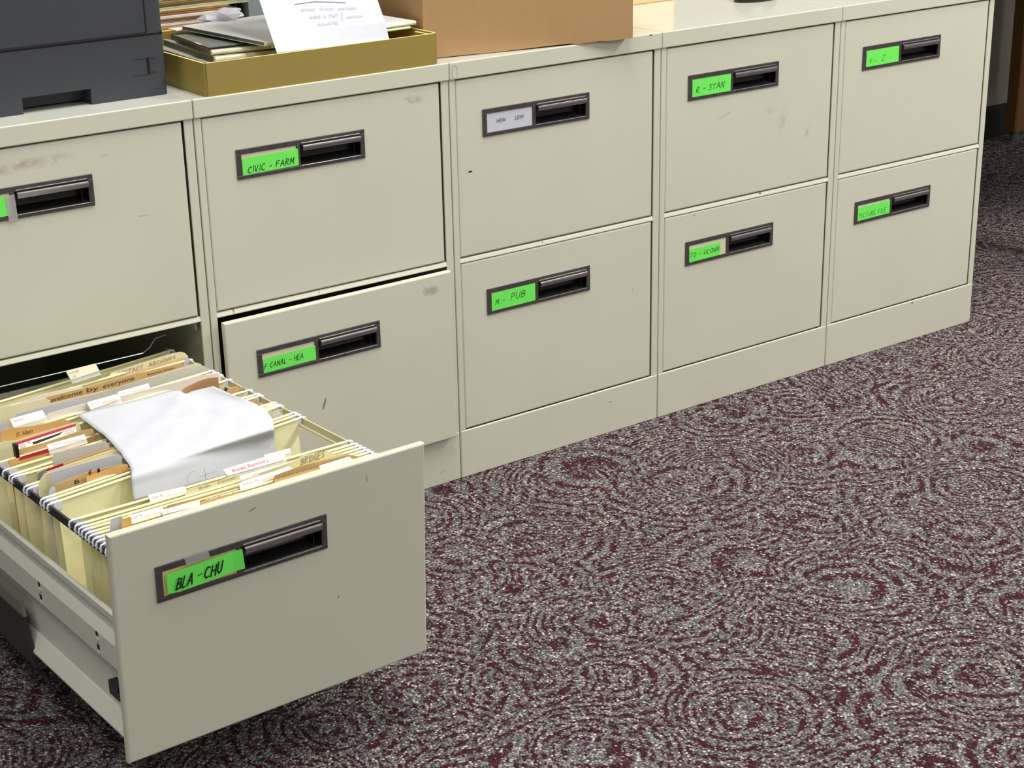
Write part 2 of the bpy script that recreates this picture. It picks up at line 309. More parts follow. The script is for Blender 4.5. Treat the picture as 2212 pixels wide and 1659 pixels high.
def card_mesh(kind):
    """index card in the window plus the note stuck over it; slots: card, note, ink"""
    mb = MB(); x, z = BX0, BZ0
    def plate(px, pz, qx, qz, y, mi, dz=0, thick=.0004):   # dz: rise to the right
        mb.prism([(x+px, y, z+pz), (x+qx, y, z+pz+dz), (x+qx, y, z+qz+dz), (x+px, y, z+qz)], (0, thick, 0), mi)
    plate(.009, .006, .104, .038, -.0006, 0)
    def note(px, pz, qx, qz, dz=0, y=-.0026): plate(px, pz, qx, qz, y, 1, dz)
    def wr(t, px, pz, h, wd, lw=.0011, dz=0., sl=.18, y=-.0026): strokes(mb, Vector((x+px, y, z+pz)), Vector((1, 0, dz/max(wd, .001))).normalized(), UZ, NY, t, h, wd, lw, sl, 2)
    if kind == 'CIVIC': note(.009, .006, .1065, .032, .0012); wr('CIVIC - FARM', .017, .0085, .0095, .080, dz=.003)
    if kind == 'CANAL': note(.0095, .0062, .1045, .030, .0012); wr('F CANAL - HEA', .0105, .013, .0085, .070, .0009, dz=.002)
    if kind == 'STAN': note(.009, .006, .104, .0375, 0); wr('R - STAN', .018, .013, .0105, .068, dz=.002)
    if kind == 'Z': note(.009, .006, .103, .0372, .0005); wr('V -', .0175, .0125, .0085, .019, .0007); wr('Z', .052, .013, .0115, .009, .0008)
    if kind == 'PUB': note(.0088, .0058, .1035, .0375, .0005); wr('M -', .0165, .0155, .0095, .019, .0009, dz=.001); wr('PUB', .050, .0175, .0115, .030, .001, dz=.001)
    if kind == 'UCONN': note(.009, .0058, .088, .031, .0008); wr('TO - UCONN', .0105, .015, .009, .073, .0009)
    if kind == 'PICTURE': note(.0085, .0060, .1035, .0335, .0012); wr('PICTURE FILE', .0125, .0115, .0095, .080, .0007, sl=.05)
    if kind == 'LEFT': note(.010, .006, .099, .034, .0008)
    if kind == 'HEW':
        for t, px in (('HEW', .0285), ('LEW', .0665)): typed(mb, Vector((x+px, -.0012, z+.0205)), UX, UZ, NY, t, .0068, 2, wd=.0195)
    if kind == 'BLA':
        vs = []; nn = 14     # sticky note that bellies out and hooks over the divider
        for i in range(nn+1):
            a = i/nn; px = .0125+a*(.1115-.0125); y = -.0030-.0016*math.sin(a*math.pi)-(.003*max(0, a-.85)/.15)
            zb = .0072+.0045*a+(.0022*(1-a*9) if a < .1 else 0); zt = .0345+.0035*a; bow = .002*math.sin(min(1, max(0, (a-.9)/.1))*math.pi/2)
            vs += [(x+px, y-.0012, z+zb), (x+px-bow, y, z+zt)]
        mb.add(vs, [(2*i, 2*i+2, 2*i+3, 2*i+1) for i in range(nn)], 1)
        strokes(mb, Vector((x+.0215, -.0062, z+.0128)), Vector((1, 0, .03)).normalized(), UZ, NY, 'BLA', .0140, .0205, .0018, .30, 2)
        strokes(mb, Vector((x+.0480, -.0062, z+.0160)), Vector((1, 0, .03)).normalized(), UZ, NY, '-', .0140, .0055, .0010, .3, 2)
        strokes(mb, Vector((x+.0580, -.0062, z+.0150)), Vector((1, 0, .03)).normalized(), UZ, NY, 'CHU', .0150, .0225, .0018, .20, 2)
    return mb
INKK = {'Z': INKG, 'PUB': INKG, 'UCONN': INKG, 'PICTURE': INKG, 'HEW': INKB}
INKG2 = simple('soft_ink', (30, 85, 30), .7)
INKK['PUB'] = INKG2; INKK['UCONN'] = INKG2; INKK['STAN'] = INKG2
def finish_drawer(d, kind, warp=None):
    for nm, mb0, mt in (('handle_plate', fbz, [BEZ, HILITE]), ('handle_pocket', fpk, BLACK), ('pull', fpl, [PULL, HILITE])):
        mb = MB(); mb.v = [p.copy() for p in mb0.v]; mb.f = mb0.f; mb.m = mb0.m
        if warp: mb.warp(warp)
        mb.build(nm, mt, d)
    mb = card_mesh(kind)
    if warp: mb.warp(warp)
    o = mb.build('label_card', [WHITE if kind == 'HEW' else (YCARD if kind == 'BLA' else CARD), GREEN, INKK.get(kind, INK)], d)
    o['label'] = 'white printed label card' if kind == 'HEW' else 'bright green note over the index card'
def closed_box():                 # steel tray behind a closed front
    mb = MB(); mb.box(-DW/2+.014, -DW/2+.016, .011, .68, .012, .19); mb.box(DW/2-.016, DW/2-.014, .011, .68, .012, .19); mb.box(-DW/2+.014, DW/2-.014, .011, .68, .01, .012); mb.box(-DW/2+.014, DW/2-.014, .678, .68, .012, .19)
    return mb
LABS = ['putty steel two-drawer cabinet under the printer, lower drawer pulled fully out', 'putty steel cabinet labelled CIVIC-FARM, lower drawer slightly ajar, under the tan paper tray',
        'putty steel cabinet with white HEW LEW label, under the brown cardboard box', 'putty steel cabinet labelled R-STAN with grey smudges on its upper drawer', 'putty steel cabinet at the right end of the row labelled V-Z and PICTURE FILE']
KIN = [('LEFT', 'BLA'), ('CIVIC', 'CANAL'), ('HEW', 'PUB'), ('STAN', 'UCONN'), ('Z', 'PICTURE')]
DRM = T((-.238, -.6328, .098)) @ Matrix.Rotation(.0135, 4, 'Z') @ Matrix.Rotation(-.025, 4, 'X')     # the open drawer
open_drawer = None
SEAM = [-W, 0, W, 2*W, 3*W]
for c in range(5):
    X = SEAM[c]; root = empty('filing_cabinet', T((X, 0, 0)), LABS[c], 'filing cabinet', 'row of putty filing cabinets')
    mb = MB(); g = .0011
    mb.bbox(g, IL-.0010, YI, YI+.003, .0, H-LIP+.001, .0012); mb.bbox(W-IR+.0036, W-g, YI, YI+.003, .0, H-LIP+.001, .0012); mb.box(g, g+.002, YI+.002, DEP, 0, H-LIP+.001); mb.box(W-g-.002, W-g, YI+.002, DEP, 0, H-LIP+.001)
    mb.box(.0012, W-.0012, DEP-.004, DEP, .0, H-LIP)
    za, zb_ = ZLT+.0012, ZUB-.0022; mb.prism([(IL-.0016, y, z) for y, z in ((YI-.0004, za+.0008), (YI+.0004, za), (YI+.02, za), (YI+.02, zb_), (YI+.0036, zb_), (YI+.0022, zb_-.0005), (YI+.0013, zb_-.0015), (YI-.0003, za+.0020))], (W-IR+.0036-IL+.0016, 0, 0))
    mb.box(IL-.002, W-IR+.004, YI+.02, DEP, ZLT+.004, ZLT+.006)
    b = mb.build('body', PAINT); b.parent = root
    mb = MB(); mb.bbox(g+.0006, W-g-.0003, YI-.0008, YI+.0045, .0, ZLB-.0022, .0018, seg=3); mb.box(.003, W-.003, .006, DEP-.003, .0, .012)
    mb.build('plinth', PAINT, root)
    mb = MB(); mb.bbox(g*.7, W-g*.7, 0, DEP, H-LIP+.0004, H, .0018, seg=3)
    t = mb.build('top_panel', [PAINT, TOPPAINT], root)
    for p in t.data.polygons:
        if p.center.z > H-.0004: p.material_index = 1
    if c == 2:
        P = at(982, 155, 1, 0) - Vector((X, 0, 0)); rr, hh_ = .0052, .0050; pts = [(P.x+rr*math.cos(t_), -.0001, P.z+(hh_ if math.sin(t_) > 0 else -hh_)+rr*math.sin(t_)) for t_ in [i*math.pi/12 for i in range(25)]]
        MB().tube(pts+[pts[0]], .00030, 5).build('knockout_outline', simple('seam_shade', (150, 145, 128), .6), root)
    for lv in (0, 1):
        if c == 0 and lv == 1: continue
        zb, f_ = (ZUB, fu) if lv == 0 else (ZLB, fl)
        mb = MB(); mb.v = [p.copy() for p in f_.v]; mb.f = list(f_.f); mb.m = list(f_.m)
        cb = closed_box(); mb.add(cb.v, cb.f)
        d = mb.build('drawer', PAINT, root); yoff = YI+.0002
        if c == 1 and lv == 1: yoff = -.0135
        d.location = (IL+DW/2+(.0028 if c == 1 and lv == 1 else 0), yoff, zb-(.0030 if c == 1 and lv == 1 else 0))
        if c == 1 and lv == 1: d.rotation_euler = (0, math.radians(-.40), 0)
        finish_drawer(d, KIN[c][lv])
    if c == 0:      # inner fittings seen in the open bay
        mb = MB(); xr = W-.0032
        mb.bbox(xr-.004, xr, .012, .024, ZLT-.030, ZLT+.002, .0018); mb.bbox(xr-.010, xr-.006, .03, .042, ZLT-.022, ZLT+.002, .0018); mb.bbox(xr-.0025, xr, .028, .030, ZLB, ZLT, .0008)
        mb.build('bay_bracket', PAINT, root)
        wp = lambda p: (p.x, p.y+.011-.022*p.z/HL, p.z)
        mb = MB(); mb.v = [p.copy() for p in fl.v]; mb.f = list(fl.f); mb.m = list(fl.m); mb.warp(wp)
        # pressed steel sides, profile in (x outward, z)
        prof = [(-.1985, .178), (-.2005, .1885), (-.2035, .1915), (-.2065, .1885), (-.2065, .181), (-.2035, .176), (-.2000, .172), (-.1975, .158), (-.2045, .1555), (-.2090, .1505), (-.2090, .1195), (-.2045, .117), (-.1975, .116),
                (-.1965, .09), (-.1962, .0500), (-.1990, .0485), (-.2130, .0345), (-.2128, .032), (-.19, .032)]
        for sx in (1, -1):
            outer = [Vector((sx*a, 0, z)) for a, z in prof]; y0, y1 = .006, .70
            for a, b2 in zip(outer, outer[1:]):
                q = [Vector((a.x, y0+.011-.022*a.z/HL, a.z)), Vector((b2.x, y0+.011-.022*b2.z/HL, b2.z)), Vector((b2.x, y1, b2.z)), Vector((a.x, y1, a.z))]
                mb.prism(q, (sx*.0009, 0, 0), 1)
        mb.box(-.199, .199, .025, .70, .032, .0335, 1); mb.box(-.199, .199, .699, .70, .032, .2, 1)
        d = mb.build('drawer', [PAINT, DRWIN]); d.matrix_world = DRM; bpy.context.view_layer.update()
        d.parent = root; d.matrix_parent_inverse = root.matrix_world.inverted(); open_drawer = d
        d['label'] = 'fully extended drawer full of hanging files'
        finish_drawer(d, 'BLA', wp)
        MB().box(-.1925, -.1895, .018, .70, .2475, .259).build('hanging_rail', DARKM, d)['label'] = 'dark steel rail'
        MB().box(.2005, .2030, .018, .70, .2475, .2585).box(.1955, .2005, .018, .70, .2475, .2495).build('hanging_rail', RAILB, d)['label'] = 'beige rail'
        MB().box(-.1925, .203, .698, .701, .19, .2475).build('back_panel', DRWIN, d)
        MB().box(-.2085, -.1975, .030, .057, .074, .092).box(-.2105, -.2065, .020, .032, .078, .088).build('latch', DARKM, d)
        for yy in (.072, .246):
            MB().cyl((-.2091, yy, .1475), .0034, .0005, 12, axis=(-1, 0, 0)).build('punched_hole', BLACK, d); MB().box(-.2096, -.2091, yy-.0032, yy+.0032, .1265, .1330).build('punched_hole', BLACK, d)
            MB().cyl((-.2092, yy, .1400), .0036, .0014, 12, axis=(-1, 0, 0)).build('slide_tab', DRWIN, d); MB().cyl((-.2092, yy, .1225), .0030, .0012, 12, axis=(-1, 0, 0)).build('slide_tab', DRWIN, d)
        MB().prism([(-.2125, .318, .096), (-.2125, .70, .096), (-.2125, .70, .076), (-.2125, .312, .076)], (.0045, 0, 0)).build('slide_rail', SLIDE2, d)
        MB().prism([(-.2150, .310, .076), (-.2150, .70, .076), (-.2150, .70, .020), (-.2150, .285, .014), (-.2150, .290, .030), (-.2150, .302, .052)], (.0055, 0, 0)).build('slide_arm', SLIDE, d)
        mb = MB(); mb.tube([(-.185, .69, .262), (.158, .69, .262), (.170, .69, .268), (.181, .69, .281), (.200, .69, .283)], .0013, 8); mb.build('follower_wire', WIRE, d)

# tape bits on the labels
def stick(name, label, M, pts, th, mt, cat='tape'):
    return tag(MB().prism(pts, (0, th, 0)).build(name, mt, M=M), label, cat)
wpf = lambda x, z, y=-.0030: Vector((x, y+.011-.022*z/HL, z))
o = stick('tape', 'small piece of clear tape above the BLA-CHU note', DRM, [wpf(BX0+.039, BZ1-.0095), wpf(BX0+.069, BZ1-.0080), wpf(BX0+.067, BZ1+.0035), wpf(BX0+.036, BZ1+.002)], .0003, TAPE)
MC = T((-W+IL+DW/2, YI, ZUB))
o = stick('tape', 'strip of clear tape at the right end of the green note under the printer', MC, [Vector((BX0+.098, -.003, BZ0-.002)), Vector((BX0+.1115, -.003, BZ0-.001)), Vector((BX0+.1105, -.003, BZ0+.036)), Vector((BX0+.097, -.003, BZ0+.035))], .0003, TAPE)

# ------------------------------------------------------------------ files in the open drawer (drawer space)
DI = DRM.inverted(); CL = DI @ CAM; D3 = DI.to_3x3()
ZR = .259
def dpt(u, v, y, k=0.):           # pixel onto the leaning plane Y = y + k (z - ZR) in drawer space
    d = D3 @ ray(u, v); t = (y+k*(CL.z-ZR)-CL.y)/(d.y-k*d.z); return CL+d*t
def dz(u, v, z): d = D3 @ ray(u, v); return CL+d*((z-CL.z)/d.z)
XL, XR = -.191, .204
ZB = .040
def hanging(i, rl, rr, fl_, fr, label, mat=YEL, bulge=.004):
    ym = (rl+rr+fl_+fr)/4; root = empty('hanging_folder', DRM @ T((0, ym, 0)), label, 'hanging folder', 'hanging folders in the open drawer')
    xa, xb = XL+.010, XR-.012
    def yy(l, r, x): return l+(r-l)*(x-XL)/(XR-XL)-ym
    mb = MB(); n = 8; zs = [ZR+.001, ZR-.010, .20, .14, .08, ZB]
    bot = [(yy(rl, rr, 0)+yy(fl_, fr, 0))/2]
    for side, (l, r) in enumerate(((rl, rr), (fl_, fr))):
        vs = []
        for z in zs:
            t = (ZR-z)/(ZR-ZB)
            for k in range(n+1):
                x = xa+(xb-xa)*k/n; y = yy(l, r, x); ymid = (yy(rl, rr, x)+yy(fl_, fr, x))/2
                y = y*(1-t**3)+ymid*t**3 + (bulge if side == 0 else -bulge)*math.sin(t*math.pi)*(.6+.4*math.sin(k*1.7+i))
                vs.append(Vector((x, y, z)))
        fs = [(r_*(n+1)+k, r_*(n+1)+k+1, (r_+1)*(n+1)+k+1, (r_+1)*(n+1)+k) for r_ in range(len(zs)-1) for k in range(n)]
        mb.add(vs, fs); mb.add([v+Vector((0, .0005 if side else -.0005, 0)) for v in vs], fs)
        # folded hem over the rod
        a, b2 = Vector((xa, yy(l, r, xa), ZR)), Vector((xb, yy(l, r, xb), ZR)); mb.tube([a, b2], .0021, 8)
    mb.build('folder_panels', mat, root)
    for l, r in ((rl, rr), (fl_, fr)):
        mb = MB(); pth = []
        for sx, x in ((-1, XL), (1, XR)):
            y = yy(l, r, x); x2 = x-sx*.016
            q = [(x+sx*.0020, y, ZR-.0085), (x+sx*.0028, y, ZR-.0045), (x+sx*.0015, y, ZR-.001), (x-sx*.003, y, ZR+.0005), (x2, yy(l, r, x2), ZR)]
            pth += q if sx < 0 else q[::-1]
            mb.box(min(x2, x-sx*.005), max(x2, x-sx*.005), y-.0012, y+.0012, ZR-.010, ZR+.001)
        mb.tube(pth, .0017, 8); mb.build('hanging_rod', HOOK, root)
    return root
def tab(parent, y, quad, k=.9, text=('Conn. Pa.', '1912'), pink=True, mat=LAB, clear=True, red=None):
    """clear plastic index tab with its paper label; quad = photo corners TL TR BR BL"""
    TL, TR, BR, BL = [dpt(u, v, y, k) for u, v in quad]
    inv = T((0, -(parent.matrix_world.inverted() @ DRM).inverted().translation.y, 0))
    off = (DI @ parent.matrix_world).translation
    n = (TR-TL).cross(BL-TL).normalized(); n = -n if n.y > 0 else n
    q = [p-off for p in (TL, TR, BR, BL)]
    ux = (q[1]-q[0]).normalized(); uy = (q[0]-q[3]).normalized(); hh = (q[0]-q[3]).length; ww = (q[1]-q[0]).length
    mb = MB(); mb.prism([p-n*.0006 for p in (q[0]-ux*.001, q[1]+ux*.001, q[2]-uy*.006, q[3]-uy*.006)], -n*.0005)
    t = mb.build('index_tab', CLEAR, parent)
    mb = MB(); mb.prism(q, -n*.0004, 0)
    P = q[3]
    if text: typed(mb, P+ux*ww*.06+uy*hh*.52, ux, uy, n, text[0], hh*.26, 1, wd=ww*.32)
    if text and len(text) > 1: typed(mb, P+ux*ww*.08+uy*hh*.12, ux, uy, n, text[1], hh*.24, 1, wd=ww*.13)
    if pink: mb.add([P+ux*ww*a+uy*hh*b2+n*.0002 for a, b2 in ((.42, .22), (.92, .22), (.92, .55), (.42, .55))], [(0, 1, 2, 3)], 2)
    if red: typed(mb, P+ux*ww*.1+uy*hh*.25, ux, uy, n, red, hh*.45, 3, .2, wd=ww*.6)
    mb.build('tab_label', [mat, GREYP, PINK, REDINK], t)
    return t
HL_ = [('farthest hanging folder, at the dark back of the drawer', .618, .68, .59, .643), ('hanging folder just in front of the farthest one', .572, .618, .500, .545),
       ('hanging folder behind the curved white sheet of the back third', .492, .532, .479, .519), ('hanging folder ending beside the single white hook at the back right', .452, .490, .400, .428),
       ('hanging folder holding the red-striped label, near the left edge', .369, .405, .347, .396), ('hanging folder whose double hooks top the left rail above its bare stretch', .338, .356, .298, .344),
       ('hanging folder with the white curled sheet standing in it', .288, .338, .244, .300), ('big yellow-fronted hanging folder facing the gap in the files', .234, .290, .222, .277),
       ('first hanging folder in front of the gap', .156, .155, .139, .141), ('hanging folder behind the brown torn clippings', .128, .131, .119, .121),
       ('hanging folder in the middle of the tight front group', .108, .111, .099, .102), ('second hanging folder back from the drawer front', .088, .092, .078, .083), ('hanging folder pressed against the drawer front', .066, .071, .052, .060)]
HF = [hanging(i, *h[1:], h[0], bulge=.003 if i > 7 else .006) for i, h in enumerate(HL_)]
def sheet(name, label, cat, pts, y, mat, k=0., zbot=.07, th=.0007, group=None, text=None, edge=None, x_cut=None):
    P = [dpt(u, v, y, k) for u, v in pts]
    for p in P: p.x = max(p.x, -.180)
    x0, x1 = P[0].x, P[-1].x
    bot = lambda x: Vector((x, y+k*(zbot-ZR)*.0, zbot))
    poly = P+[bot(x1), bot(x0)]
    off = Vector(((x0+x1)/2, y, zbot)); mb = MB(); mb.prism([p-off for p in poly], (0, th, 0), 0, 0 if edge is None else 1)
    mats = [mat, edge or mat]
    if text:
        for (tu, tv, tu2, tv2, s, hpx, tm, kind) in text:
            a = dpt(tu, tv, y-.0003, k)-off; b2 = dpt(tu2, tv2, y-.0003, k)-off; ux = (b2-a).normalized(); uy = Vector((0, 0, 1)); wd = (b2-a).length; hh = hpx/1650.
            if tm not in mats: mats.append(tm)
            mi = mats.index(tm, 1) if tm in mats[1:] else mats.index(tm)
            if kind == 's': strokes(mb, a, ux, uy, Vector((0, -1, 0)), s, hh, wd, .0009, .2, mi)
            else: typed(mb, a, ux, uy, Vector((0, -1, 0)), s, hh, mi, .1 if kind == 'i' else 0, wd=wd)
    return tag(mb.build(name, mats, M=DRM @ T(off)), label, cat, group)
FG = 'papers filed in the open drawer'
sheet('manila_folder', 'cream folder with rounded tab at the back right of the open drawer', 'folder', [(232, 822), (240, 806), (300, 786), (375, 763), (390, 760), (399, 762), (406, 769)], .628, MAN, text=[(253, 812, 378, 776, 'CONTACT  ARCHIVES', 10, PENCILD, 's')])
sheet('newspaper_clipping', 'peach clipping with faint red lettering behind the welcome strip', 'clipping', [(245, 836), (253, 818), (330, 792), (395, 770), (398, 789)], .622, simple('peach_newsprint', (232, 200, 150), .8), text=[(275, 828, 345, 808, 'reward guaranteed', 8, simple('red_print', (200, 100, 70), .7), 't')])
sheet('paper_sheet', 'small white sheet behind the hooks of the back right corner', 'paper', [(396, 792), (399, 771), (409, 775), (418, 790)], .615, WHITE)
sheet('paper_sheet', 'long pale lilac sheet along the left of the rearmost folder', 'paper', [(-30, 898), (90, 852), (176, 833), (178, 838), (110, 860)], .600, PINKW)
sheet('newspaper_clipping', 'tan typed strip reading welcome by everyone', 'clipping', [(90, 868), (101, 858), (200, 833), (243, 820), (330, 799), (385, 785), (400, 790)], .588, TANP, text=[(109, 869, 178, 850, 'welcome', 11, PRINT, 'i'), (186, 848, 213, 841, 'by', 11, PRINT, 'i'), (222, 839, 290, 820, 'everyone', 11, PRINT, 'i'), (318, 812, 378, 796, 'American Writer', 6, PRINT, 't')])
sheet('manila_folder', 'cream folder with left tab in front of the typed strip', 'folder', [(-40, 892), (0, 880), (60, 869), (99, 860), (103, 862), (109, 872), (250, 838), (380, 798), (425, 784), (434, 786), (440, 800)], .565, MAN)
sheet('paper_sheet', 'large white sheet with curved corner beside the right rail', 'paper', [(28, 905), (50, 888), (109, 874), (200, 852), (330, 814), (380, 800), (425, 789), (440, 790), (452, 799), (456, 812)], .556, GREYPAP)
sheet('paper_sheet', 'white sheet lying left of the plastic tabs at the back', 'paper', [(30, 912), (36, 893), (150, 866), (185, 862), (188, 875)], .540, WHITE)
sheet('paper_sheet', 'pale grey sheet under the back plastic tabs', 'paper', [(95, 905), (105, 893), (180, 872), (260, 856), (380, 826), (430, 812), (470, 806), (478, 815)], .508, PINKW)
sheet('brown_envelope', 'brown curled envelope behind the top corner of the big white sheet', 'envelope', [(385, 858), (398, 838), (430, 823), (450, 817), (471, 815), (473, 832)], .462, simple('brown_kraft', (180, 140, 92), .7))
sheet('manila_folder', 'narrow manila corner poking out past the right rail', 'folder', [(489, 846), (500, 838), (512, 834), (519, 838), (529, 833), (531, 836), (518, 842), (512, 850)], .437, TANP)
sheet('newspaper_clipping', 'orange-tan clipping with dark capitals at the left edge of the drawer', 'clipping', [(0, 960), (3, 932), (5, 929), (26, 925), (85, 918), (142, 906), (150, 912)], .462, ORG, text=[(36, 944, 72, 934, 'IT. Albert', 10, PRINT, 't')])
sheet('paper_sheet', 'white sheet at the far left edge beside the orange clipping', 'paper', [(-40, 930), (0, 915), (14, 912), (22, 925)], .478, WHITE)
sheet('manila_folder', 'cream folder directly behind the red-striped label', 'folder', [(-40, 972), (10, 953), (35, 952), (100, 931), (150, 916), (170, 912), (175, 925)], .448, CREAM)
sheet('brown_envelope', 'kraft envelope below the red-striped label', 'envelope', [(34, 984), (36, 972), (100, 955), (168, 932), (200, 926), (205, 935)], .408, TANP)
# red striped label with a blacked-out line, on its own tab
o = empty('striped_label', DRM @ T((0, .412, 0)), 'white label tab with crimson top stripe and a blacked-out line', 'label')
q = [dpt(u, v, .412, .5)-Vector((0, .412, 0)) for u, v in ((34.5, 957), (163.5, 916), (165, 935), (35.5, 976))]
nn = Vector((0, -.9, .45)).normalized()
MB().prism(q, -nn*.0006).build('label_card', LAB, o)
a, b2, c2, d2 = q; L = lambda s, t: (a.lerp(b2, s)).lerp(d2.lerp(c2, s), t)
MB().prism([L(0, -.06), L(1, -.06), L(1, .22), L(0, .22)], nn*.0004).build('red_stripe', REDST, o)
MB().prism([L(.27, .50), L(.70, .42), L(.78, .36), L(.72, .62), L(.32, .80), L(.27, .72)], nn*.0003).build('black_mark', BLACK, o)
mb = MB(); ux = (c2-d2).normalized(); uy = (a-d2).normalized()
typed(mb, L(.03, .52), ux, uy, nn, 'Conn. Pa.', .003, 0, wd=.018); typed(mb, L(.05, .82), ux, uy, nn, '1905', .003, 0, wd=.008); mb.build('label_print', GREYP, o); mb = MB(); typed(mb, L(.78, .55), ux, uy, nn, 'Hartford', .003, 0, wd=.017); typed(mb, L(.8, .8), ux, uy, nn, 'county', .003, 0, wd=.014)
mb.build('label_print', GREYP, o)
p0 = dpt(31, 958, .405); mb = MB(); p0 -= Vector((0, .412, 0)); mb.bbox(p0.x-.002, p0.x+.003, p0.y-.006, p0.y+.004, p0.z-.022, p0.z, .001); mb.build('binder_clip', BLACK, o)
sheet('manila_folder', 'tan folder edged with a crimson strip under the left plastic tab', 'folder', [(-30, 1008), (0, 998), (42, 989), (106, 970), (150, 960)], .378, ORG)
o = sheet('index_strip', 'crimson plastic strip along a tan folder, left side of drawer', 'index strip', [(42, 991), (46, 987), (105.5, 969), (106, 972)], .377, REDST, zbot=dpt(42, 994, .377).z, th=.0015)
sheet('manila_folder', 'greyish folder leaning below the left plastic tab', 'folder', [(113, 990), (118, 979), (170, 967), (228, 953), (236, 962)], .330, GREYPAP)
sheet('brown_envelope', 'thin orange envelope edge running under the big white sheet', 'envelope', [(100, 1017), (140, 1001), (237, 968), (262, 968)], .322, ORG)
o = sheet('index_strip', 'crimson strip on the left end of the thin orange envelope', 'index strip', [(100, 1017), (104, 1013), (136, 1001), (137, 1004)], .321, REDST, zbot=dpt(100, 1021, .321).z, th=.0012)
sheet('manila_folder', 'pale folder with slate corner and rounded left shoulder', 'folder', [(78, 1050), (81, 1021), (92, 1016), (104, 1018), (240, 972), (300, 970)], .316, MAN)
sheet('card_corner', 'small blue-grey card corner sticking up near the left rail', 'card', [(81, 1040), (82, 1022), (93, 1016), (102, 1018), (99, 1030)], .3155, GREYGRN, zbot=.24)
sheet('manila_folder', 'yellow folder with bulging rounded shoulder near the left rail', 'folder', [(68, 1066), (80, 1056), (86, 1038), (97, 1022), (108, 1021), (115, 1030), (116, 1050)], .284, YEL)
sheet('paper_sheet', 'bright white curled sheet standing left of the draped sheet', 'paper', [(113, 1046), (107, 1022), (150, 1009), (200, 996), (254, 981), (262, 985)], .277, WHITE)
sheet('newspaper_clipping', 'tan clipping with bold black letters near the yellow folder', 'clipping', [(118, 1060), (119, 1047), (150, 1034), (195, 1018), (266, 1002), (270, 1010)], .266, TANP, text=[(160, 1046, 172, 1043, 'B', 9, BLACK, 't'), (192, 1030, 200, 1028, 'f', 16, PRINT, 't'), (208, 1024, 216, 1022, 'I', 12, BLACK, 't'), (178, 1040, 186, 1038, 'u', 8, GREYP, 't')])
sheet('manila_folder', 'orange-tan folder edge just behind the big yellow front', 'folder', [(187, 1048), (187, 1030), (230, 1016), (272, 1003), (276, 1004), (278, 1014)], .257, ORG)
sheet('paper_sheet', 'white sheet corner beside the left rail, behind the yellow front', 'paper', [(102, 1077), (106, 1060), (113, 1050), (119, 1052)], .252, WHITE)
sheet('manila_folder', 'cream folder stack corner by the right rail', 'folder', [(560, 885), (572, 876), (590, 871), (598, 874), (604, 884)], .345, CREAM)
sheet('manila_folder', 'cream folder with stepped tab right of the draped sheet', 'folder', [(565, 895), (585, 885), (590, 890), (612, 882), (612, 900)], .330, MAN)
sheet('paper_sheet', 'orange paper corner below a white hook at the right rail', 'paper', [(545, 872), (548, 866), (556, 862), (559, 868)], .385, ORG)
sheet('small_card', 'small white card standing beside the right rail', 'card', [(588, 905), (590, 895), (605, 890), (612, 900)], .310, PINKW)
# filler papers whose edges show at the left end of each folder
for nm, lb, cat, y, x0, x1, z1, mt in (('paper_bundle', 'bundle of grey papers seen edge-on at the left, below the bare rail', 'papers', .300, -.176, .12, .235, GREYPAP), ('paper_bundle', 'bundle of white papers seen edge-on behind the yellow front', 'papers', .262, -.178, .12, .238, PINKW),
                                       ('paper_bundle', 'buff bundle standing edge-on in the folder by the striped label', 'papers', .385, -.175, .15, .235, MAN), ('paper_bundle', 'buff bundle in the tight front group, edge-on', 'papers', .114, -.180, .15, .238, MAN), ('paper_bundle', 'grey-brown bundle in the foremost folders, edge-on', 'papers', .083, -.180, .15, .238, TANP)):
    mb = MB()
    for i in range(5): mb.box(x0+random.uniform(0, .006), x1, -.004+i*.0016, -.0028+i*.0016, 0, z1-ZB-random.uniform(0, .006))
    tag(mb.build(nm, mt, M=DRM @ T((0, y, ZB+.004))), lb, cat)
# tabs
tab(HF[0], .604, ((143, 801), (206, 785), (215, 801), (153, 821)), text=('WP', '19'), pink=False, mat=CARD)
tab(HF[1], .522, ((253, 847), (320, 828), (325, 841), (261, 861)))
tab(HF[2], .493, ((188, 869), (253, 851), (262, 862), (196, 885)))
tab(HF[2], .490, ((21.5, 905), (91, 886), (101, 901.5), (30, 923)), text=('Bulkeley',), pink=False)
tab(HF[4], .366, ((102, 960), (182, 938), (187, 948), (106, 973)))
tab(HF[8], .150, ((482, 1014), (612, 975), (615, 993), (492, 1028)), text=None, pink=False, mat=PINKW, red='Brooks, Raymond L')
tab(HF[8], .158, ((570, 983), (626, 968), (628, 978), (574, 993)), text=None, pink=False, mat=PINKW)
tab(HF[8], .141, ((321, 1069), (398, 1050), (407, 1064), (328, 1091)), mat=PINKW)
tab(HF[10], .100, ((277.5, 1113), (350, 1095), (356, 1106), (284.7, 1132)), mat=PINKW)
tab(HF[10], .094, ((348, 1102), (431, 1082), (436.5, 1091), (351.6, 1112)), mat=PINKW, pink=False)
tab(HF[9], .118, ((518, 1029), (572, 1013), (600, 1010), (521, 1037)))
tab(HF[10], .104, ((516, 1043), (625, 1007), (635, 1015), (521, 1062)))
tab(HF[11], .090, ((689.5, 1006), (754, 986), (765, 994), (693, 1016)), text=('Conn. Pa.',), pink=False)
sheet('manila_folder', 'manila folder tab pencilled BRIDGES near the drawer front', 'folder', [(560, 1022), (600, 1008), (640, 994), (655, 984), (700, 975), (716, 975), (722, 984), (740, 978)], .118, CREAM, text=[(650, 1005, 700, 988, 'BRIDGES', 14, PENCILD, 's')])
sheet('newspaper_clipping', 'brown clipping with torn edge left of the long label', 'clipping', [(361, 1097), (362, 1092), (430, 1075), (516, 1050), (521, 1062)], .108, TANP)
